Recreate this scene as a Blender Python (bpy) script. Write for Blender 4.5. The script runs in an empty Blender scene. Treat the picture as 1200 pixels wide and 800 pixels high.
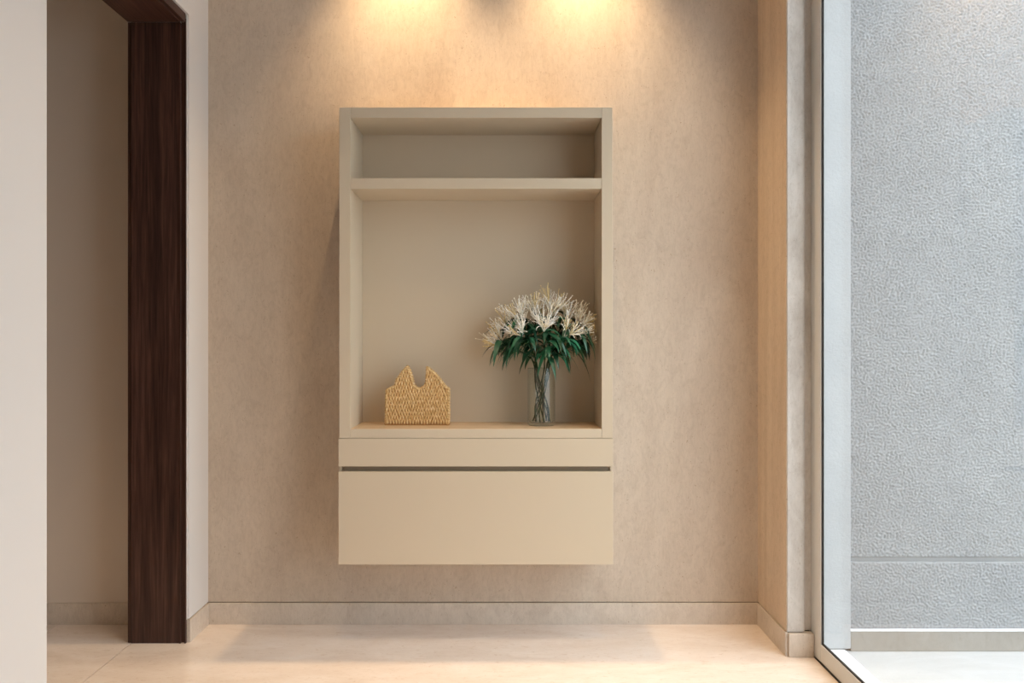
import bpy, bmesh, math, random
import numpy as np
from mathutils import Vector, Matrix
from mathutils.geometry import tessellate_polygon

# ------------------------------------------------------------------ camera, world, exposure
S = bpy.context.scene
C = S.collection
F, CX, CY, H = 900.0, 592.0, 400.0, 1.347      # focal length and horizon in 1200x800 pixels, eye height (m)
cam_d = bpy.data.cameras.new('camera'); cam_d.sensor_width = 36.0; cam_d.lens = 36.0 * F / 1200.0
cam_d.shift_x = (600.0 - CX) / 1200.0; cam_d.clip_start = 0.05
cam = bpy.data.objects.new('camera', cam_d); C.objects.link(cam)
cam.location = (0, 0, H); cam.rotation_euler = (math.pi / 2, 0, 0)
S.camera = cam

world = bpy.data.worlds.new('sky'); S.world = world; world.use_nodes = True
bg = world.node_tree.nodes['Background']
bg.inputs['Color'].default_value = (0.87, 0.925, 1.0, 1)
wn = world.node_tree                                # plain overcast sky: three times as bright overhead as at the horizon
w_tc = wn.nodes.new('ShaderNodeTexCoord'); w_sep = wn.nodes.new('ShaderNodeSeparateXYZ'); w_map = wn.nodes.new('ShaderNodeMapRange')
wn.links.new(w_tc.outputs['Generated'], w_sep.inputs[0]); wn.links.new(w_sep.outputs['Z'], w_map.inputs['Value'])
SKY = 7.2
w_map.inputs['To Min'].default_value = SKY / 3; w_map.inputs['To Max'].default_value = SKY
wn.links.new(w_map.outputs['Result'], bg.inputs['Strength'])

vs = S.view_settings
vs.view_transform = 'Standard'; vs.look = 'None'; vs.gamma = 1.0; vs.use_curve_mapping = False
vs.exposure = 0.02
S.cycles.use_denoising = True
S.cycles.max_bounces = 14; S.cycles.diffuse_bounces = 7; S.cycles.glossy_bounces = 5
S.cycles.transmission_bounces = 12; S.cycles.transparent_max_bounces = 12
S.cycles.sample_clamp_indirect = 6.0; S.cycles.blur_glossy = 0.6

WARM = (1.0, 0.69, 0.385)
ROOM = (1.0, 0.725, 0.44)
WASH_POWER, ROOM_POWER = 122.0, 50.0

def wx(px, d): return (px - CX) * d / F
def wz(py, d): return H + (CY - py) * d / F

# ------------------------------------------------------------------ materials
def mat(name, color, rough=0.5, spec=0.5, build=None, **kw):
    m = bpy.data.materials.new(name); m.use_nodes = True
    nt = m.node_tree; b = nt.nodes['Principled BSDF']
    b.inputs['Base Color'].default_value = (*color, 1); b.inputs['Roughness'].default_value = rough
    b.inputs['Specular IOR Level'].default_value = spec
    for k, v in kw.items(): b.inputs[k.replace('_', ' ')].default_value = v
    if build: build(nt, b)
    return m

def N(nt, t, **kw):
    n = nt.nodes.new(t)
    for k, v in kw.items():
        if k in n.inputs: n.inputs[k].default_value = v
        else: setattr(n, k, v)
    return n

def coords(nt, scale, space='Object'):
    tc = N(nt, 'ShaderNodeTexCoord'); mp = N(nt, 'ShaderNodeMapping')
    mp.inputs['Scale'].default_value = scale
    nt.links.new(tc.outputs[space], mp.inputs['Vector']); return mp.outputs['Vector']

def noise(nt, vec, scale, detail=4, rough=0.55, dist=0.0):
    n = N(nt, 'ShaderNodeTexNoise'); n.inputs['Scale'].default_value = scale; n.inputs['Detail'].default_value = detail
    n.inputs['Roughness'].default_value = rough; n.inputs['Distortion'].default_value = dist
    nt.links.new(vec, n.inputs['Vector']); return n.outputs['Fac']

def ramp(nt, fac, stops):
    r = N(nt, 'ShaderNodeValToRGB'); e = r.color_ramp.elements
    while len(e) < len(stops): e.new(0.5)
    for i, (p, c) in enumerate(stops):
        e[i].position = p; e[i].color = (*c, 1) if len(c) == 3 else c
    nt.links.new(fac, r.inputs['Fac']); return r.outputs['Color']

def mix(nt, a, b, fac, mode='MIX'):
    n = N(nt, 'ShaderNodeMix', data_type='RGBA', blend_type=mode)
    for sock, v in ((n.inputs[0], fac), (n.inputs[6], a), (n.inputs[7], b)):
        if hasattr(v, 'links'): nt.links.new(v, sock)
        else: sock.default_value = v if not isinstance(v, tuple) or len(v) == 4 else (*v, 1)
    return n.outputs[2]

def bump(nt, b, h, strength, dist):
    n = N(nt, 'ShaderNodeBump'); n.inputs['Strength'].default_value = strength; n.inputs['Distance'].default_value = dist
    nt.links.new(h, n.inputs['Height']); nt.links.new(n.outputs['Normal'], b.inputs['Normal'])

def plaster_nodes(c0, c1, c2, streak=(1.0, 1.0, 0.35)):
    def f(nt, b):
        v = coords(nt, streak)
        cloud = ramp(nt, noise(nt, v, 3.0, 6, 0.62, 0.6), [(0.30, c0), (0.52, c1), (0.72, c2)])
        v2 = coords(nt, (1, 1, 0.6))
        fine = ramp(nt, noise(nt, v2, 26.0, 6, 0.7, 1.2), [(0.30, (0.90, 0.885, 0.87)), (0.52, (1, 1, 1)), (0.75, (1.035, 1.03, 1.025))])
        col = mix(nt, cloud, fine, 1.0, 'MULTIPLY')
        pits = ramp(nt, noise(nt, coords(nt, (1, 1, 0.7)), 85.0, 3, 0.6, 2.2), [(0.29, (0.66, 0.57, 0.49)), (0.36, (1, 1, 1))])
        col = mix(nt, col, pits, 0.9, 'MULTIPLY')
        scr = ramp(nt, noise(nt, coords(nt, (1.6, 1.6, 0.35)), 70.0, 6, 0.75, 1.0), [(0.34, (0.93, 0.92, 0.905)), (0.5, (1, 1, 1)), (0.68, (1.05, 1.048, 1.045))])
        col = mix(nt, col, scr, 1.0, 'MULTIPLY')
        nt.links.new(col, b.inputs['Base Color'])
        bump(nt, b, noise(nt, v2, 60.0, 5, 0.6, 0.8), 0.15, 0.004)
    return f

M = {}
M['plaster'] = mat('mottled plaster', (0.6, 0.5, 0.4), 0.75, 0.25,
                   plaster_nodes((0.545, 0.45, 0.36), (0.60, 0.508, 0.412), (0.655, 0.562, 0.465)))
M['plaster_side'] = mat('tan grained plaster', (0.6, 0.46, 0.33), 0.75, 0.25,
                   plaster_nodes((0.56, 0.43, 0.31), (0.60, 0.47, 0.345), (0.645, 0.515, 0.385), (4.0, 4.0, 0.12)))
M['pillar'] = mat('pitted grey stone', (0.5, 0.45, 0.4), 0.7, 0.3,
                   plaster_nodes((0.52, 0.475, 0.43), (0.63, 0.59, 0.545), (0.73, 0.69, 0.65), (2.0, 2.0, 1.0)))
M['skirting'] = mat('beige limestone skirting', (0.6, 0.53, 0.45), 0.35, 0.4,
                   plaster_nodes((0.60, 0.515, 0.43), (0.675, 0.59, 0.50), (0.73, 0.65, 0.56), (1, 1, 1)))
M['gap'] = mat('brown shadow gap lining', (0.30, 0.22, 0.15), 0.8, 0.2)
M['paint'] = mat('white wall paint', (0.70, 0.68, 0.665), 0.55, 0.3,
                 lambda nt, b: bump(nt, b, noise(nt, coords(nt, (1, 1, 1)), 220.0, 2), 0.03, 0.001))
M['hall_paint'] = mat('warm hall paint', (0.74, 0.65, 0.56), 0.6, 0.25,
                 lambda nt, b: bump(nt, b, noise(nt, coords(nt, (1, 1, 1)), 220.0, 2), 0.03, 0.001))
M['ceiling'] = mat('matt ceiling paint', (0.68, 0.64, 0.59), 0.8, 0.2,
                 lambda nt, b: bump(nt, b, noise(nt, coords(nt, (1, 1, 1)), 180.0, 2), 0.03, 0.001))

def marble_nodes(c0, c1, c2, vein):
    def f(nt, b):
        v = coords(nt, (0.55, 1.6, 1))
        col = ramp(nt, noise(nt, v, 4.5, 8, 0.62, 1.0), [(0.32, c0), (0.52, c1), (0.70, c2)])
        sp = ramp(nt, noise(nt, coords(nt, (0.7, 2.2, 1)), 30.0, 6, 0.75, 1.3), [(0.32, vein), (0.44, (1, 1, 1)), (0.75, (1.04, 1.035, 1.03))])
        nt.links.new(mix(nt, col, sp, 0.75, 'MULTIPLY'), b.inputs['Base Color'])
        r = ramp(nt, noise(nt, v, 9.0, 4), [(0.3, (0.11,) * 3), (0.7, (0.20,) * 3)])
        nt.links.new(r, b.inputs['Roughness'])
    return f
M['floor'] = mat('polished cream marble', (0.7, 0.6, 0.5), 0.22, 0.45,
                 marble_nodes((0.76, 0.645, 0.555), (0.81, 0.705, 0.62), (0.85, 0.76, 0.69), (0.80, 0.71, 0.62)))
M['grout'] = mat('brown tile grout', (0.30, 0.21, 0.15), 0.85, 0.2)
M['paving'] = mat('white stone paving', (0.85, 0.84, 0.83), 0.45, 0.35,
                 marble_nodes((0.50, 0.49, 0.48), (0.53, 0.52, 0.51), (0.56, 0.555, 0.55), (0.97, 0.96, 0.95)))

def wood_nodes(nt, b):
    v = coords(nt, (1, 1, 0.035))
    g = noise(nt, v, 95.0, 6, 0.65, 0.4)
    g2 = noise(nt, coords(nt, (1, 1, 0.02)), 26.0, 3, 0.5, 0.8)
    c = ramp(nt, g, [(0.30, (0.030, 0.0135, 0.010)), (0.5, (0.068, 0.031, 0.0225)), (0.72, (0.115, 0.058, 0.043))])
    c2 = ramp(nt, g2, [(0.36, (0.62, 0.58, 0.56)), (0.62, (1.15, 1.12, 1.10))])
    nt.links.new(mix(nt, c, c2, 1.0, 'MULTIPLY'), b.inputs['Base Color'])
    bump(nt, b, g, 0.12, 0.001)
M['walnut'] = mat('dark walnut veneer', (0.05, 0.025, 0.018), 0.42, 0.35, wood_nodes)
def wood_h_nodes(nt, b):
    v = coords(nt, (1, 0.035, 1))
    g = noise(nt, v, 95.0, 6, 0.65, 0.4)
    c = ramp(nt, g, [(0.30, (0.030, 0.0135, 0.010)), (0.5, (0.068, 0.031, 0.0225)), (0.72, (0.112, 0.056, 0.042))])
    nt.links.new(c, b.inputs['Base Color']); bump(nt, b, g, 0.12, 0.001)
M['walnut_h'] = mat('dark walnut veneer lengthwise', (0.05, 0.025, 0.018), 0.42, 0.35, wood_h_nodes)

M['lacquer'] = mat('satin beige lacquer', (0.615, 0.513, 0.378), 0.36, 0.4,
                   lambda nt, b: bump(nt, b, noise(nt, coords(nt, (1, 1, 1)), 400.0, 2), 0.015, 0.0005))
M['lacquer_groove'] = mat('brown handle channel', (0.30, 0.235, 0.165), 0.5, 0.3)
def lamplit_shelf_nodes(nt, b):
    v = coords(nt, (0.06, 1, 1))
    nt.links.new(ramp(nt, noise(nt, v, 70.0, 5, 0.6, 0.4), [(0.3, (0.66, 0.455, 0.265)), (0.7, (0.76, 0.545, 0.33))]), b.inputs['Base Color'])
M['lamplit_shelf'] = mat('shelf tinted as lamplit', (0.62, 0.45, 0.28), 0.35, 0.4, lamplit_shelf_nodes)  # warm lamplight on the niche floor, painted in as an orange tint
M['alu'] = mat('champagne aluminium', (0.66, 0.65, 0.62), 0.38, 0.5)
M['gasket'] = mat('black rubber gasket', (0.012, 0.012, 0.012), 0.5, 0.3)

def stucco_nodes(strength, k=1.0):
    def f(nt, b):
        v = coords(nt, (1, 1, 1))
        h = noise(nt, v, 70.0, 3, 0.5, 0.6)
        hh = ramp(nt, h, [(0.36, (0, 0, 0)), (0.64, (1, 1, 1))])
        col = ramp(nt, noise(nt, v, 3.0, 4), [(0.3, (0.445 * k, 0.45 * k, 0.45 * k)), (0.7, (0.485 * k, 0.49 * k, 0.49 * k))])
        nt.links.new(col, b.inputs['Base Color'])
        bump(nt, b, hh, strength, 0.016)
    return f
M['stucco'] = mat('grey sprayed stucco', (0.43, 0.44, 0.445), 0.8, 0.25, stucco_nodes(0.9, .71))
M['stucco_relief'] = mat('grey sprayed stucco relief', (0.35, 0.355, 0.355), 0.8, 0.25, stucco_nodes(0.05, .71))
M['stucco_smooth'] = mat('smooth grey render', (0.52, 0.535, 0.54), 0.8, 0.25, stucco_nodes(0.12, .86))
M['stone_base'] = mat('taupe stone plinth', (0.33, 0.30, 0.26), 0.6, 0.3,
                      plaster_nodes((0.26, 0.235, 0.20), (0.29, 0.265, 0.23), (0.32, 0.295, 0.26), (1, 1, 1)))
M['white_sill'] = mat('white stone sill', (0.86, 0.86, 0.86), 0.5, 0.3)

def pane_material(name, tint, n_):
    m = bpy.data.materials.new(name); m.use_nodes = True
    nt = m.node_tree; nt.nodes.clear()
    o = N(nt, 'ShaderNodeOutputMaterial'); t = N(nt, 'ShaderNodeBsdfTransparent'); g = N(nt, 'ShaderNodeBsdfGlossy')
    t.inputs['Color'].default_value = (*tint, 1); g.inputs['Roughness'].default_value = 0.0
    fr = N(nt, 'ShaderNodeFresnel'); geo = N(nt, 'ShaderNodeNewGeometry')           # same reflectance on both faces of the thin sheet
    ior = N(nt, 'ShaderNodeMapRange'); ior.inputs['To Min'].default_value = n_; ior.inputs['To Max'].default_value = 1 / n_
    nt.links.new(geo.outputs['Backfacing'], ior.inputs['Value']); nt.links.new(ior.outputs['Result'], fr.inputs['IOR'])
    mx = N(nt, 'ShaderNodeMixShader')
    nt.links.new(fr.outputs[0], mx.inputs[0]); nt.links.new(t.outputs[0], mx.inputs[1]); nt.links.new(g.outputs[0], mx.inputs[2])
    nt.links.new(mx.outputs[0], o.inputs['Surface']); return m
M['pane'] = pane_material('clear window glass', (0.965, 0.985, 0.98), 1.45)
M['vase_glass'] = pane_material('clear vase glass', (0.96, 0.968, 0.955), 1.5)

def wicker_nodes(nt, b):
    v = coords(nt, (1, 1, 0.4))
    c = ramp(nt, noise(nt, v, 150.0, 4, 0.6), [(0.30, (0.46, 0.25, 0.085)), (0.5, (0.70, 0.46, 0.20)), (0.72, (0.88, 0.70, 0.42))])
    nt.links.new(c, b.inputs['Base Color'])
M['wicker'] = mat('golden woven seagrass', (0.6, 0.38, 0.16), 0.55, 0.35, wicker_nodes)
M['wicker_rim'] = mat('honey seagrass braid', (0.60, 0.37, 0.13), 0.5, 0.35, wicker_nodes)
M['wicker_core'] = mat('dark seagrass backing', (0.34, 0.18, 0.065), 0.8, 0.2)

def leaf_nodes(nt, b):
    oi = N(nt, 'ShaderNodeObjectInfo')
    c = ramp(nt, oi.outputs['Random'], [(0.0, (0.008, 0.045, 0.018)), (0.55, (0.016, 0.10, 0.045)), (1.0, (0.03, 0.19, 0.095))])
    n = ramp(nt, noise(nt, coords(nt, (1, 1, 1)), 40.0, 3), [(0.3, (0.8, 0.8, 0.8)), (0.7, (1.15, 1.15, 1.15))])
    nt.links.new(mix(nt, c, n, 1.0, 'MULTIPLY'), b.inputs['Base Color'])
M['leaf'] = mat('glossy dark green leaf', (0.02, 0.10, 0.045), 0.36, 0.5, leaf_nodes)
M['stem'] = mat('dark green stalk', (0.022, 0.045, 0.015), 0.75, 0.15)
def petal_nodes(nt, b):
    oi = N(nt, 'ShaderNodeObjectInfo')
    c = ramp(nt, oi.outputs['Random'], [(0.0, (0.92, 0.78, 0.54)), (0.3, (0.95, 0.90, 0.76)), (1.0, (0.96, 0.955, 0.93))])
    nt.links.new(c, b.inputs['Base Color'])
M['petal'] = mat('cream white petal', (0.86, 0.80, 0.66), 0.5, 0.3, petal_nodes)
M['stamen'] = mat('pale yellow stamen', (0.78, 0.62, 0.30), 0.5, 0.3)
M['lamp_trim'] = mat('white lamp trim', (0.8, 0.79, 0.77), 0.4, 0.4)
def lens(nt, b):
    b.inputs['Emission Color'].default_value = (1.0, 0.78, 0.5, 1); b.inputs['Emission Strength'].default_value = 4.0
M['lens'] = mat('glowing lamp lens', (0.9, 0.85, 0.75), 0.4, 0.3, lens)

# ------------------------------------------------------------------ mesh helpers
def obj(name, bm, m, parent=None, smooth=False, bevel=0.0, seg=2):
    me = bpy.data.meshes.new(name)
    bmesh.ops.recalc_face_normals(bm, faces=bm.faces)
    bm.to_mesh(me); bm.free()
    me.materials.append(M[m] if isinstance(m, str) else m)
    if smooth: me.polygons.foreach_set('use_smooth', [True] * len(me.polygons))
    o = bpy.data.objects.new(name, me); C.objects.link(o)
    if parent is not None:
        o.parent = parent
        if parent.type == 'EMPTY' or parent.location.length > 0:
            o.matrix_parent_inverse = Matrix.Translation(-Vector(world_loc(parent)))
    if bevel:
        bv = o.modifiers.new('bevel', 'BEVEL'); bv.width = bevel; bv.segments = seg; bv.limit_method = 'ANGLE'
    return o

def world_loc(o):
    v = Vector(o.location)
    while o.parent:
        if o.matrix_parent_inverse != Matrix(): v = v + o.matrix_parent_inverse.to_translation()
        o = o.parent; v = v + o.location
    return v

def add_box(bm, x0, x1, y0, y1, z0, z1):
    v = [bm.verts.new(p) for p in ((x0, y0, z0), (x1, y0, z0), (x1, y1, z0), (x0, y1, z0),
                                   (x0, y0, z1), (x1, y0, z1), (x1, y1, z1), (x0, y1, z1))]
    for f in ((0, 3, 2, 1), (4, 5, 6, 7), (0, 1, 5, 4), (1, 2, 6, 5), (2, 3, 7, 6), (3, 0, 4, 7)):
        bm.faces.new([v[i] for i in f])

def boxes(name, m, parent, *bs, bevel=0.0):
    bm = bmesh.new()
    for b in bs: add_box(bm, *b)
    return obj(name, bm, m, parent, bevel=bevel)

def tag(o, label=None, cat=None, group=None, kind=None):
    if label: o['label'] = label
    if cat: o['category'] = cat
    if group: o['group'] = group
    if kind: o['kind'] = kind
    return o

def empty(name, loc):
    o = bpy.data.objects.new(name, None); C.objects.link(o); o.location = loc; o.empty_display_size = 0.05
    return o

def struct(o, label=None, cat=None): return tag(o, label, cat, kind='structure')

def tube(bm, pts, rad, n=6, cap=True):
    """a tube along pts; rad is a number or one radius per point"""
    pts = [Vector(p) for p in pts]; rings = []
    up = Vector((0.13, 0.31, 0.94))
    for i, p in enumerate(pts):
        t = (pts[min(i + 1, len(pts) - 1)] - pts[max(i - 1, 0)]).normalized()
        a = t.cross(up)
        if a.length < 1e-3: a = t.cross(Vector((1, 0, 0)))
        a.normalize(); b = t.cross(a)
        r = rad[i] if isinstance(rad, (list, tuple)) else rad
        rings.append([bm.verts.new(p + (a * math.cos(k * 2 * math.pi / n) + b * math.sin(k * 2 * math.pi / n)) * r) for k in range(n)])
    for i in range(len(rings) - 1):
        for k in range(n):
            bm.faces.new((rings[i][k], rings[i][(k + 1) % n], rings[i + 1][(k + 1) % n], rings[i + 1][k]))
    if cap:
        bm.faces.new(rings[0][::-1]); bm.faces.new(rings[-1])

def lathe(bm, prof, cx, cy, n=32, close=False):
    rings = [[bm.verts.new((cx + r * math.cos(k * 2 * math.pi / n), cy + r * math.sin(k * 2 * math.pi / n), z)) for k in range(n)] for r, z in prof]
    m = len(rings)
    for i in range(m if close else m - 1):
        a, b = rings[i], rings[(i + 1) % m]
        for k in range(n): bm.faces.new((a[k], a[(k + 1) % n], b[(k + 1) % n], b[k]))
    return rings

# ------------------------------------------------------------------ the room shell
YB = 3.6625            # back wall face
XL, XR = -1.416, 1.205 # left wall face, right wall face
XLO = -1.690           # hall side of the left wall
YJ, YN = 3.432, 2.372  # far and near ends of the doorway
ZD = 2.776             # doorway soffit
YP = 3.290             # front of the stone pier
XG = 1.3285            # glass plane
ZC = 3.60              # ceiling
YW0, YW1 = 0.45, YP    # window along the right side
YBK = -4.0            # wall behind the camera
SK, GAP = 0.102, 0.004

fl = struct(boxes('floor', 'grout', None, (-3.3, 1.385, YBK - .1, YB + .1, -0.10, -0.004)), 'polished cream marble floor of large slabs', 'floor')
for x0, x1 in ((-1.667, 1.318), (-2.128, -1.6725), (-3.3, -2.1335)):
    boxes('floor_slab', 'floor', fl, (x0, x1, YBK - .05, YB + .02, -0.03, 0.0))
struct(boxes('ceiling', 'ceiling', None, (-3.3, 1.42, YBK - .1, YB + .1, ZC, ZC + .12)), 'plain painted ceiling above the room', 'ceiling')

w = struct(boxes('wall_back', 'plaster', None, (XL - .02, XR + .0, YB, YB + .02, SK + GAP, ZC)), 'warm beige mottled plaster wall behind the cabinet', 'wall')
boxes('shadow_gap', 'gap', w, (XL - .02, XR + .12, YB + .006, YB + .0195, 0, SK + GAP + .002))
boxes('wall_core', 'plaster', w, (XL - .3, XR + .2, YB + .0205, YB + .12, 0, ZC))

w = struct(boxes('wall_left', 'paint', None, (XLO, XL, YJ + .006, YB + .012, SK + GAP, ZC), (XLO, XL, YN, YJ + .006, ZD + .034, ZC),
                 (XLO, XL, YBK, YN, SK, ZC)), 'white painted wall around the dark doorway', 'wall')
boxes('shadow_gap', 'gap', w, (XLO + .01, XL - .006, YJ + .012, YB, 0, SK + GAP - .0005))
struct(boxes('wall_hall', 'hall_paint', None, (-3.2, XLO, YB, YB + .12, SK, ZC), (-3.3, -3.2, YBK, YB, 0, ZC)),
       'painted hallway wall seen through the doorway', 'wall')
w = struct(boxes('wall_right', 'plaster_side', None, (XR, XR + .03, YP + .004, YB + .012, SK + GAP, ZC)), 'narrow tan plaster return wall beside the window', 'wall')
boxes('shadow_gap', 'gap', w, (XR + .006, XR + .029, YP + .01, YB, 0, SK + GAP - .0005))
struct(boxes('wall_near', 'plaster_side', None, (-3.3, 1.42, YBK - .12, YBK, 0, ZC)), 'tan plaster wall behind the viewpoint', 'wall')
struct(boxes('wall_window_side', 'paint', None, (1.30, 1.42, YBK, YW0, 0, ZC), (1.30, 1.42, YW0, YP, 3.12, ZC)), 'white wall around the tall window', 'wall')

# skirtings
struct(boxes('baseboard_back', 'skirting', None, (XL, XR, YB - .006, YB + .005, 0, SK), bevel=.0012), 'beige limestone baseboard along the back wall', 'baseboard')
struct(boxes('baseboard_left', 'skirting', None, (XL - .030, XL + .006, YJ + .007, YB - .0065, 0, SK), bevel=.0012), 'short limestone baseboard beside the doorway', 'baseboard')
struct(boxes('baseboard_near', 'skirting', None, (XL - .010, XL + .006, YBK + .01, YN - .001, 0, SK), bevel=.0012), 'limestone baseboard of the near left wall', 'baseboard')
struct(boxes('baseboard_hall', 'skirting', None, (-3.2, XLO, YB - .008, YB + .002, 0, SK), bevel=.0012), 'limestone baseboard in the hallway', 'baseboard')
struct(boxes('baseboard_right', 'skirting', None, (XR - .006, XR + .005, YP - .004, YB - .0065, 0, SK), bevel=.0012), 'limestone baseboard of the right return wall', 'baseboard')
struct(boxes('baseboard_pier', 'skirting', None, (XR + .0055, 1.318, YP - .016, YP + .02, 0, .100), bevel=.002), 'limestone base block under the stone pier', 'baseboard')

# stone pier between the return wall and the window: flat face with a softly rounded right arris
bm = bmesh.new()
prof = [(XR + .004, YP), (1.268, YP)] + [(1.268 + .022 * math.sin(a), YP + .020 - .020 * math.cos(a)) for a in [i * math.pi / 2 / 8 for i in range(1, 9)]] + [(1.3188, YP + .021), (1.3188, YB), (XR + .029, YB), (XR + .029, YP + .0035), (XR + .004, YP + .0035)]
lo = [bm.verts.new((x, y, .104)) for x, y in prof]; hi = [bm.verts.new((x, y, ZC)) for x, y in prof]
n = len(prof)
for i in range(n): bm.faces.new((lo[i], lo[(i + 1) % n], hi[(i + 1) % n], hi[i]))
bm.faces.new(lo[::-1]); bm.faces.new(hi)
pier = struct(obj('wall_pier', bm, 'pillar'), 'pitted grey stone pier beside the window frame', 'wall')

# doorway lining in dark walnut
d = struct(empty('door_1', (XL - .13, YJ, 0)), 'dark walnut lined doorway in the left wall', 'doorway')
xa, xb, xc, xd = wx(149.3, YJ), wx(154, YJ), wx(210.6, YJ), wx(218.2, YJ)
boxes('jamb', 'walnut', d, (xb, xc, YJ - .004, YJ + .004, 0, ZD - .004), bevel=.0012)
boxes('jamb_back_edge', 'walnut', d, (xa, xb - .0002, YJ + .004, YJ + .0055, 0, ZD - .002))
boxes('jamb_fillet', 'walnut', d, (xc + .0012, xc + .0065, YJ - .008, YJ + .004, 0, ZD - .008), bevel=.0008)
boxes('jamb_groove', 'walnut', d, (xc + .0066, xd - .006, YJ + .003, YJ + .0055, 0.002, ZD - .002))
boxes('casing_edge', 'walnut', d, (xd - .0058, xd, YJ - .006, YJ + .0055, 0, ZD + .012), bevel=.0008)
boxes('header', 'walnut_h', d, (xb, xc, YN, YJ - .0045, ZD - .004, ZD + .02), bevel=.0012)
boxes('header_back_edge', 'walnut_h', d, (xa, xb - .0002, YN, YJ + .0035, ZD, ZD + .03))
boxes('header_fillet', 'walnut_h', d, (xc + .0012, xc + .0065, YN, YJ - .0085, ZD - .008, ZD + .02), bevel=.0008)
boxes('header_groove', 'walnut_h', d, (xc + .0066, xd - .006, YN, YJ + .0025, ZD, ZD + .03))
boxes('header_casing', 'walnut_h', d, (xd - .0058, xd, YN, YJ - .0065, ZD - .006, ZD + .033), bevel=.0008)
# white corner bead between casing and plaster
struct(boxes('trim_1', 'paint', None, (xd + .0015, xd + .0055, YJ - .004, YJ + .0055, SK + GAP, ZD + .030), bevel=.001), 'thin white corner bead beside the walnut casing', 'trim')

# window
win = struct(empty('window_1', (XG, (YW0 + YW1) / 2, 0)), 'full height glazed window with champagne aluminium frame', 'window')
X0, X1, RW = 1.3195, 1.338, .079
ZT = 3.11
boxes('frame_post', 'alu', win, (X0, X1, YW1 - .076, YW1 + .045, .0, ZT), bevel=.0015)
boxes('frame_post', 'alu', win, (X0, X1, YW0 + .002, YW0 + .08, .0, ZT), bevel=.0015)
boxes('bottom_rail', 'alu', win, (X0, X1, YW0 + .0805, YW1 - .0765, .008, RW), bevel=.0015)
boxes('top_rail', 'alu', win, (X0, X1, YW0 + .0805, YW1 - .0765, ZT - RW, ZT), bevel=.0015)
boxes('floor_track', 'gasket', win, (X0 - .003, X0 + .015, YW0 + .002, YW1 - .02, .0005, .0075))
g = .006
gy0, gy1 = YW0 + .0805, YW1 - .0765
boxes('gasket', 'gasket', win, (XG - .0038, XG + .0038, gy1 - g, gy1, RW, ZT - RW), (XG - .0038, XG + .0038, gy0, gy0 + g, RW, ZT - RW),
      (XG - .0038, XG + .0038, gy0, gy1, RW, RW + g), (XG - .0038, XG + .0038, gy0, gy1, ZT - RW - g, ZT - RW))
boxes('glass_pane', 'pane', win, (XG - .003, XG + .003, gy0 + g, gy1 - g, RW + g, ZT - RW - g))

# outdoors: rendered garden wall, plinth, paving
YE = 3.34
XS = wx(997.5, YE)
zg = wz(655.5, YE); zb = wz(738.5, YE)
ew = struct(boxes('wall_courtyard', 'stucco_relief', None, (1.339, 9.0, YE + .032, YE + .25, -.05, 4.2)), 'pale grey textured stucco wall outside the window', 'wall')
YS = YE + .020
XM = 2.95                                   # the relief is modelled this far, beyond it the render's bump takes over
zg = wz(655.5, YS)
def relief_panel(name, z0, z1, seed):
    """sprayed stucco panel: a front face of fine lumps, closed by edges"""
    st = .0042; nx = int((XM - XS) / st); nz = max(4, int((z1 - z0) / st))
    rs = np.random.RandomState(seed); f = rs.randn(nz + 1, nx + 1)
    ky = np.fft.fftfreq(nz + 1, st)[:, None]; kx = np.fft.fftfreq(nx + 1, st)[None, :]
    k = np.hypot(kx, ky); f = np.fft.ifft2(np.fft.fft2(f) * np.exp(-((k - 78.0) / 40.0) ** 2)).real
    f = np.tanh(f / f.std() * .8) * .0045
    f[0, :] = .003; f[-1, :] = .003; f[:, 0] = .003; f[:, -1] = 0
    X_, Z_ = np.meshgrid(np.linspace(XS, XM, nx + 1), np.linspace(z0, z1, nz + 1))
    co = np.stack([X_, YS + f, Z_], -1).reshape(-1, 3)
    i = np.arange((nz + 1) * (nx + 1)).reshape(nz + 1, nx + 1)
    q = np.stack([i[:-1, :-1], i[:-1, 1:], i[1:, 1:], i[1:, :-1]], -1).reshape(-1, 4)
    base = len(co)
    ring = np.concatenate([i[0, :], i[1:, -1], i[-1, -2::-1], i[-2:0:-1, 0]])
    back = co[ring].copy(); back[:, 1] = YE + .0315
    j = np.arange(len(ring)); jn = (j + 1) % len(ring)
    edge = np.stack([ring[j], base + j, base + jn, ring[jn]], -1)
    me = bpy.data.meshes.new(name); me.from_pydata(np.concatenate([co, back]).tolist(), [], np.concatenate([q, edge]).tolist())
    me.materials.append(M['stucco_relief']); me.polygons.foreach_set('use_smooth', [True] * len(q) + [False] * len(edge))
    o = bpy.data.objects.new(name, me); C.objects.link(o); o.parent = ew
    boxes('panel_end', 'stucco', o, (XM, 8.99, YS, YE + .0315, z0, z1), bevel=.004)
    return o
relief_panel('upper_panel', zg + .010, 4.19, 3)
relief_panel('lower_panel', zb + .0005, zg - .010, 4)
boxes('smooth_margin', 'stucco_smooth', ew, (1.3395, XS - .003, YE - .004, YE + .0315, .012, 4.19), bevel=.003)
boxes('plinth', 'stone_base', ew, (XS - .002, 8.99, YE, YE + .0315, .0, zb - .0036), bevel=.0015)
boxes('plinth_highlight', 'white_sill', ew, (XS - .002, 8.99, YE - .002, YE + .0315, zb - .0034, zb), bevel=.001)  # white strip stands in for skylight on the plinth's top edge
struct(boxes('paving', 'paving', None, (1.475, 9.0, -9.0, YE + .011, -.12, -.001), (1.40, 1.475, -9, YW0, -.12, -.001)), 'white stone paving of the courtyard outside', 'paving')
struct(boxes('trim_2', 'white_sill', None, (1.3395, 1.4735, YW0, YE - .005, -.10, .011), bevel=.002), 'white stone sill outside along the glass', 'sill')

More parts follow.
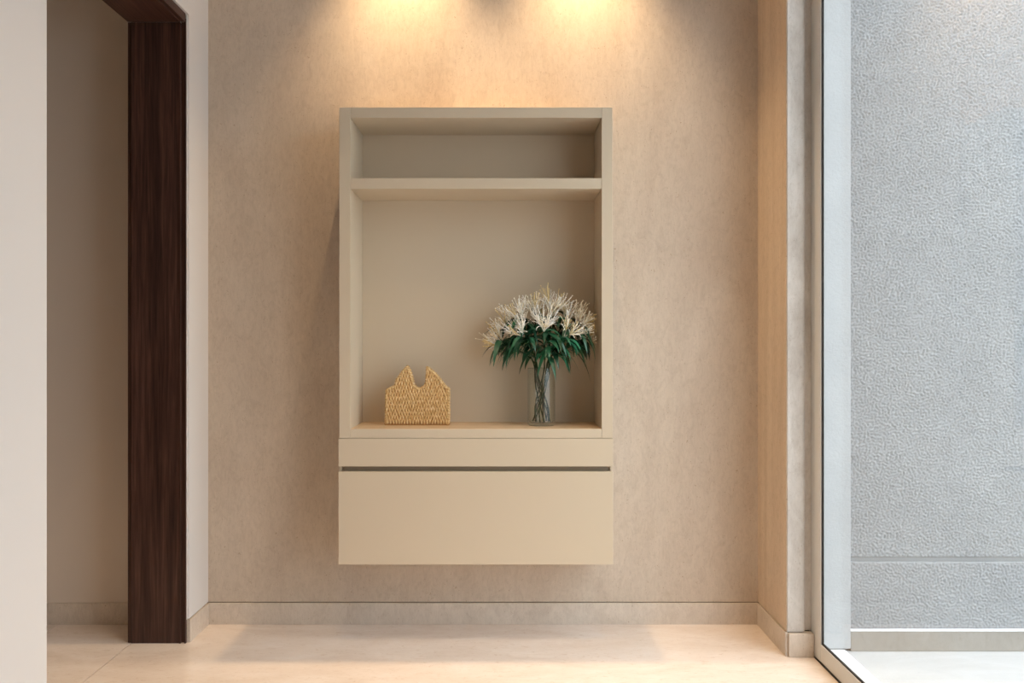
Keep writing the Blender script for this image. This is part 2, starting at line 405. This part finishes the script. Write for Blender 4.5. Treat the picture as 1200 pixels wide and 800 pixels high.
# ------------------------------------------------------------------ lamps in the ceiling
def downlight(x, y, label, power, col, angle, blend, group, r=.014):
    t = tag(empty('recessed_downlight', (x, y, ZC)), label, 'downlight', group)
    bm = bmesh.new(); lathe(bm, [(.036, ZC - .001), (.036, ZC - .010), (.052, ZC - .006), (.054, ZC - .001)], x, y, 28, True)
    obj('trim_ring', bm, 'lamp_trim', t, True)
    bm = bmesh.new(); r_ = lathe(bm, [(.035, ZC - .004), (.020, ZC - .0045)], x, y, 28); bm.faces.new(r_[1])
    obj('lens', bm, 'lens', t)
    ld = bpy.data.lights.new('lamp_light', 'SPOT'); ld.energy = power; ld.color = col; ld.spot_size = math.radians(angle)
    ld.spot_blend = blend; ld.shadow_soft_size = r
    lo_ = bpy.data.objects.new('lamp_light', ld); C.objects.link(lo_); lo_.parent = t; lo_.location = (0, 0, -.05)
    return t
downlight(-.48, YB - .23, 'warm recessed downlight washing the wall above the cabinet\'s left half', WASH_POWER, WARM, 86, 1.0, 'wall washers above the cabinet')
downlight(.37, YB - .23, 'warm recessed downlight washing the wall above the cabinet\'s right half', WASH_POWER, WARM, 86, 1.0, 'wall washers above the cabinet')
for x, y, t in ((-.52, 2.30, 'nearest the doorway'), (.62, 2.30, 'nearest the window'), (-.70, .6, 'behind the viewpoint, doorway side'), (.62, .6, 'behind the viewpoint, window side'),
                (-2.45, 1.6, 'added out of view to brighten the hallway')):  # the hallway lamp is unseen, added to lift the hall
    downlight(x, y, 'recessed room downlight ' + t, ROOM_POWER * (1.0 if y > 2 else .75 if x < -2 else .12), ROOM, 82, .8, 'room ceiling downlights', .06)

# ------------------------------------------------------------------ wall cabinet
DF = 3.3625
YBK_N = 3.645
def fx(px): return wx(px, DF)
def fz(py): return wz(py, DF)
xl, xr, il, ir = fx(397.5), fx(718.0), fx(410.8), fx(705.0)
zt, zit = fz(125.3), fz(138.0)
zs0, zs1 = fz(221.2), fz(208.6)
zf, zb0 = fz(502.2), fz(513.2)

nic = tag(empty('display_niche', ((xl + xr) / 2, DF + .14, zb0)), 'beige lacquered open display niche with one shelf, above the drawer', 'display niche')
for a, b in ((xl, il - .0006), (ir + .0006, xr)):
    boxes('side_panel', 'lacquer', nic, (a, b, DF, YB - .001, zb0, zt), bevel=.0012)
boxes('top_panel', 'lacquer', nic, (il, ir, DF + .0006, YB - .001, zit, zt - .0003), bevel=.0012)
boxes('shelf', 'lacquer', nic, (il, ir, DF + .0010, YBK_N, zs0, zs1), bevel=.0012)
bp = boxes('bottom_panel', 'lacquer', nic, (il, ir, DF + .0006, YBK_N, zb0, zf - .0014), bevel=.0012)
boxes('shelf_lamplight', 'lamplit_shelf', bp, (il + .0008, ir - .0008, DF + .002, YBK_N, zf - .0014, zf))  # thin sheet carrying the painted lamplight of the niche floor
boxes('back_panel', 'lacquer', nic, (il, ir, YBK_N + .0002, YB - .001, zb0, zit - .0003))

ux0, ux1 = fx(396.6), fx(718.4)
zr0, zd1, zd0 = fz(546.3), fz(552.4), fz(661.2)
dr = tag(empty('drawer_cabinet', ((ux0 + ux1) / 2, DF + .14, zd0)), 'beige handleless wall hung drawer cabinet under the niche', 'drawer cabinet')
zu = zb0 - .0015
boxes('carcass', 'lacquer', dr, (ux0 + .012, ux1 - .012, DF + .030, YB - .001, zd0 + .004, zr0 - .0005))
boxes('side_panel', 'lacquer', dr, (ux0, ux0 + .0115, DF + .019, YB - .001, zd0, zr0 - .0005), bevel=.001)
boxes('side_panel', 'lacquer', dr, (ux1 - .0115, ux1, DF + .019, YB - .001, zd0, zr0 - .0005), bevel=.001)
boxes('top_rail', 'lacquer', dr, (ux0, ux1, DF - .002, YB - .001, zr0, zu), bevel=.0014)
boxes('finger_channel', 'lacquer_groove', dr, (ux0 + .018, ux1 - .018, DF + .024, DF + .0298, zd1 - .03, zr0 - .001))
boxes('drawer_front', 'lacquer', dr, (ux0, ux1, DF - .002, DF + .0185, zd0, zd1), bevel=.0016)

# ------------------------------------------------------------------ woven basket
DB = 3.475
ZF = zf
outline = [(450.1, 498), (451.2, 457.2), (456, 454.6), (461.8, 452), (463.2, 445), (469.8, 436), (476.1, 428.5), (478.9, 433.5), (481.2, 440.5),
           (483.6, 450.8), (487.8, 454.8), (492.4, 455.6), (497.4, 452.4), (500.2, 446.6), (501.1, 429.6), (509, 436), (516.5, 444.4), (522.9, 453), (527.1, 455.6), (526.8, 498)]
DBp = ZF and (H - ZF) * F / (498.0 - CY)          # depth at which the base meets the shelf
DB = min(DBp, 3.50)
sc_b = DB / F
out = [(wx(px, DB), ZF + .006 + (498.0 - py) * sc_b) for px, py in outline]
BD = .046
bx0, bx1 = out[0][0], out[-1][0]
bk = tag(empty('woven_basket', ((bx0 + bx1) / 2, DB + BD / 2, ZF)), 'golden woven seagrass basket with two pointed peaks, in the niche', 'basket')

def inside(x, z, poly):
    c = False; j = len(poly) - 1
    for i in range(len(poly)):
        (xi, zi), (xj, zj) = poly[i], poly[j]
        if (zi > z) != (zj > z) and x < (xj - xi) * (z - zi) / (zj - zi) + xi: c = not c
        j = i
    return c

def slab(bm, poly, y0, y1):
    a = [bm.verts.new((x, y0, z)) for x, z in poly]; b = [bm.verts.new((x, y1, z)) for x, z in poly]
    k = len(poly)
    for i in range(k): bm.faces.new((a[i], b[i], b[(i + 1) % k], a[(i + 1) % k]))
    for t in tessellate_polygon([[Vector((x, z, 0)) for x, z in poly]]):
        bm.faces.new([a[q] for q in t]); bm.faces.new([b[q] for q in t])

rng = random.Random(7)
def stitch(bm, c, u, nrm, hw, hh, th, tilt):
    """one plump vertical strand of the weave: u across, nrm out of the panel"""
    c = Vector(c); u = Vector(u); nrm = Vector(nrm); zax = Vector((0, 0, 1)) + u * tilt
    rows = []
    for s, wf in ((-1, .35), (-.55, .85), (0, 1.0), (.55, .85), (1, .35)):
        rows.append([bm.verts.new(c + zax * (hh * s) + u * (hw * wf * q) + nrm * (th * e * (1 - .5 * abs(s) ** 2) - (.002 if abs(s) == 1 else 0))) for q, e in ((-1, 0), (-.5, .8), (.0, 1), (.5, .8), (1, 0))])
    for r0, r1 in zip(rows, rows[1:]):
        for k in range(4): bm.faces.new((r0[k], r0[k + 1], r1[k + 1], r1[k]))

def weave(bm, x0, x1, z0, z1, test, place, u, nrm):
    pw, ph = .0125, .0172
    nx = max(1, int((x1 - x0) / pw)); px_ = (x1 - x0) / nx
    nz = int((z1 - z0) / ph) + 1
    for j in range(nz):
        for i in range(nx + 1):
            x = x0 + px_ * (i + (.5 if j % 2 else 0)); z = z0 + ph * (j + .5)
            if x > x1 - .003 or not test(x, z): continue
            stitch(bm, place(x + rng.uniform(-.0008, .0008), z), u, nrm, px_ * .44, ph * .80, .0075 * rng.uniform(.75, 1.1), rng.uniform(-.16, .16))

cx_, cz_ = (bx0 + bx1) / 2, ZF + .09
shr = [(cx_ + (x - cx_) * .955, ZF + .006 + (z - ZF - .006) * .965) for x, z in out]
for nm, y0, y1, nrm, yy in (('front_panel', DB + .004, DB + .010, (0, -1, 0), DB + .004), ('back_panel', DB + BD - .010, DB + BD - .004, (0, 1, 0), DB + BD - .004)):
    bm = bmesh.new(); slab(bm, shr, y0, y1); p = obj(nm, bm, 'wicker_core', bk)
    bm = bmesh.new()
    weave(bm, bx0 + .004, bx1 - .002, ZF + .008, ZF + .29, lambda x, z: inside(x, z, shr) and inside(x, z + .004, shr), lambda x, z: (x, yy, z), (1, 0, 0), nrm)
    tag(obj('weave', bm, 'wicker', p, True), kind='stuff')
    # braided rim that follows the outline
    bm = bmesh.new()
    fine = []
    for (xa_, za_), (xb_, zb_) in zip(shr, shr[1:]):
        L = math.hypot(xb_ - xa_, zb_ - za_); k = max(1, int(L / .0035))
        fine += [(xa_ + (xb_ - xa_) * i / k, za_ + (zb_ - za_) * i / k) for i in range(k)]
    fine.append(shr[-1])
    ym = (y0 + y1) / 2
    for ph in (0, math.pi):
        pts = [(x + .0028 * math.cos(i * .9 + ph), ym + .0050 * math.sin(i * .9 + ph), z + .0028 * math.sin(i * .9 + ph)) for i, (x, z) in enumerate(fine)]
        tube(bm, pts, .0050, 6)
    obj('rim_braid', bm, 'wicker_rim', p, True)
for nm, x, sgn, zt_ in (('side_panel', shr[1][0], -1, shr[1][1]), ('side_panel', shr[-2][0], 1, shr[-2][1])):
    p = boxes(nm, 'wicker_core', bk, (min(x, x - sgn * .006), max(x, x - sgn * .006), DB + .010, DB + BD - .010, ZF + .006, zt_))
    bm = bmesh.new()
    weave(bm, DB + .008, DB + BD - .008, ZF + .008, zt_ - .004, lambda y, z: True, lambda y, z: (x, y, z), (0, 1, 0), (sgn, 0, 0))
    tag(obj('weave', bm, 'wicker', p, True), kind='stuff')
boxes('base', 'wicker_core', bk, (bx0 + .002, bx1 - .002, DB, DB + BD, ZF, ZF + .0065), bevel=.001)

# ------------------------------------------------------------------ glass vase
VX, VY, VR, VH = wx(634.6, 3.50), 3.500, .0635, .262
bm = bmesh.new()
pr = [(.0, ZF + .0005), (VR - .006, ZF + .0005), (VR - .001, ZF + .004), (VR, ZF + .012), (VR, ZF + VH - .003), (VR - .002, ZF + VH), (VR - .0042, ZF + VH - .003),
      (VR - .0042, ZF + .022), (VR - .010, ZF + .015), (.0, ZF + .014)]
lathe(bm, [(max(r, .0004), z) for r, z in pr], VX, VY, 48)
vs_o = tag(obj('glass_vase', bm, 'vase_glass', None, True), 'clear cylindrical glass vase holding the white flowers', 'vase')

# ------------------------------------------------------------------ flowers
rng = random.Random(21)
XMAX, YMAX, YMIN = .410, 3.630, 3.30
def lim(p):
    p = Vector(p)
    if p.x > XMAX - .03: p.x = XMAX - .03 + .03 * math.tanh((p.x - XMAX + .03) / .03)
    if p.y > YMAX - .03: p.y = YMAX - .03 + .03 * math.tanh((p.y - YMAX + .03) / .03)
    if p.y < YMIN: p.y = YMIN
    return p

def bez(p, n):
    a, b, c, d_ = [Vector(q) for q in p]
    return [a * (1 - t) ** 3 + b * 3 * t * (1 - t) ** 2 + c * 3 * t * t * (1 - t) + d_ * t ** 3 for t in [i / n for i in range(n + 1)]]

def ribbon(bm, pts, widths, side, fold=.25):
    """a leaf or petal: a creased strip along pts"""
    rows = []
    for i, p in enumerate(pts):
        t = (pts[min(i + 1, len(pts) - 1)] - pts[max(0, i - 1)]).normalized()
        s = side - t * side.dot(t)
        if s.length < 1e-4: s = t.orthogonal()
        s.normalize(); nn = s.cross(t)
        w_ = widths[i]
        rows.append([bm.verts.new(lim(p - s * w_ + nn * w_ * fold)), bm.verts.new(lim(p)), bm.verts.new(lim(p + s * w_ + nn * w_ * fold))])
    for r0, r1 in zip(rows, rows[1:]):
        for k in range(2): bm.faces.new((r0[k], r0[k + 1], r1[k + 1], r1[k]))

def rvec(s=1.0): return Vector((rng.uniform(-1, 1), rng.uniform(-1, 1), rng.uniform(-1, 1))) * s

def leaf(parent, base, out_d, L, w_, droop):
    out_d = out_d.normalized()
    tip = base + out_d * L * .88 + Vector((0, 0, -droop * L))
    mid1 = base + out_d * L * .35 + Vector((0, 0, L * .22)); mid2 = base + out_d * L * .75 + Vector((0, 0, -droop * L * .25))
    pts = bez((base, mid1, mid2, tip), 8)
    ws = [w_ * math.sin(math.pi * (.06 + .94 * (i / 8)) ** .8) ** .9 if i < 8 else .0004 for i in range(9)]
    ws[0] = .0014
    bm = bmesh.new(); ribbon(bm, pts, ws, out_d.cross(Vector((0, 0, 1))) + rvec(.35), .22)
    o = obj('leaf', bm, 'leaf', parent, True)
    return o

def floret(parent, base, d_, L):
    d_ = d_.normalized(); bm = bmesh.new()
    sag = Vector((0, 0, -.004))
    throat = base + d_ * L * .40 + sag
    tube(bm, [lim(q) for q in bez((base, base + d_ * L * .15, base + d_ * L * .35, throat), 4)], [.0009, .0012, .0014, .0018, .0026], 5)
    a = d_.orthogonal().normalized(); b = d_.cross(a)
    r0 = rng.uniform(0, 6.28)
    for k in range(4):
        an = r0 + k * 2 * math.pi / 4 + rng.uniform(-.25, .25)
        s = (a * math.cos(an) + b * math.sin(an)); l = L * rng.uniform(.52, .85); curl = rng.uniform(.15, 1.0)
        pts = bez((throat, throat + d_ * l * .45 + s * l * .10, throat + d_ * l * .75 + s * l * .45, throat + d_ * l * (.95 - curl * .55) + s * l * (.30 + curl * .45)), 6)
        ribbon(bm, pts, [.0014, .0019, .0021, .0021, .0020, .0016, .0007], d_.cross(s), .35)
    o = obj('floret', bm, 'petal', parent, True)
    bm = bmesh.new()
    for k in range(4):
        s = (a * math.cos(r0 + k * 1.7) + b * math.sin(r0 + k * 1.7)) * rng.uniform(.10, .34)
        e = throat + (d_ + s) * L * rng.uniform(.62, .95) + Vector((0, 0, .006))
        pts = [lim(q) for q in bez((throat, throat + d_ * L * .2, throat + (d_ + s * .6) * L * .4, e), 4)]
        tube(bm, pts, .0012, 4)
        bmesh.ops.create_icosphere(bm, subdivisions=1, radius=.0030, matrix=Matrix.Translation(pts[-1]))
    obj('stamens', bm, 'stamen' if rng.random() < .25 else 'petal', o, True)
    return o

def flower(px, py, dy, label, n_fl, n_leaf):
    head = Vector((wx(px, 3.50), VY + dy, wz(py, 3.50)))
    ax = Vector((VX, VY, wz(430, 3.50)))
    d_ = (head - ax); d_.y *= .45; d_.normalize()
    an = math.atan2(head.y - VY, head.x - VX) + rng.uniform(-.4, .4)
    fa_ = an + rng.uniform(-1.5, 1.5)
    foot = Vector((VX - math.cos(fa_) * .044 * rng.uniform(.5, 1.0), VY - math.sin(fa_) * .044 * rng.uniform(.5, 1.0), ZF + .018))
    rim = Vector((VX + math.cos(an) * .040 * rng.uniform(.5, 1.0), VY + math.sin(an) * .040, ZF + VH))
    t = tag(empty('flower_stem', foot), label, 'flower', 'white flowers in the glass vase')
    pts = bez((foot, foot + Vector((0, 0, .09)) + rvec(.03), rim - Vector((0, 0, .09)) + rvec(.02), rim), 8)[:-1] + bez((rim, rim + Vector((0, 0, .03)) + (rim - foot) * .12, head - d_ * .05, head), 8)
    for q in pts:                                  # keep the stalk inside the glass
        if q.z < ZF + VH:
            r = math.hypot(q.x - VX, q.y - VY)
            if r > .050: q.x = VX + (q.x - VX) * .050 / r; q.y = VY + (q.y - VY) * .050 / r
    bm = bmesh.new(); tube(bm, pts, [.0030] * 9 + [.0026] * (len(pts) - 9), 6); obj('stalk', bm, 'stem', t, True)
    a = d_.orthogonal().normalized(); b = d_.cross(a)
    for k in range(n_fl):
        an2 = k * 2.4 + rng.uniform(-.3, .3); sp = .16 + .78 * math.sqrt((k + .5) / n_fl)
        dd = d_ + (a * math.cos(an2) + b * math.sin(an2)) * sp
        if dd.z < -.05: dd.z = -.05 + rng.uniform(0, .15)
        floret(t, head + d_ * rng.uniform(-.006, .006), dd, rng.uniform(.070, .104))
    for k in range(n_leaf):
        an2 = k * 2.4 + rng.uniform(-.4, .4)
        o_ = Vector((math.cos(an2), math.sin(an2) * .8, rng.uniform(-.1, .55))) * .8 + Vector((d_.x, d_.y, 0)) * 1.0
        i = rng.choice((10, 11, 12, 13, 13, 14, 14, 15, 15, 16))
        if i >= 15: o_.z = min(o_.z, .05)
        leaf(t, pts[i].copy(), o_, rng.uniform(.10, .155), rng.uniform(.0095, .0150), rng.uniform(.1, .95))
    return t

flower(591, 403, -.01, 'white spidery flower leaning farthest left and lowest in the vase', 10, 17)
flower(597, 386, .05, 'white spidery flower at the upper left rim of the bouquet', 9, 16)
flower(611, 376, -.02, 'white spidery flower left of the bouquet\'s top, second row', 9, 16)
flower(627, 369, .02, 'white spidery flower at the bouquet\'s top, just left of centre', 9, 15)
flower(646, 368, -.01, 'white spidery flower at the bouquet\'s top, just right of centre', 9, 15)
flower(662, 374, .03, 'white spidery flower right of the bouquet\'s top', 9, 16)
flower(675, 384, -.03, 'white spidery flower at the upper right rim of the bouquet', 9, 16)
flower(680, 399, .0, 'white spidery flower leaning farthest right toward the niche side', 10, 17)
flower(612, 395, -.085, 'white spidery flower on the front left of the bouquet', 8, 17)
flower(636, 389, -.095, 'white spidery flower at the front centre of the bouquet', 8, 18)
flower(660, 395, -.085, 'white spidery flower on the front right of the bouquet', 8, 18)
flower(640, 380, .075, 'white spidery flower at the back centre of the bouquet', 8, 15)
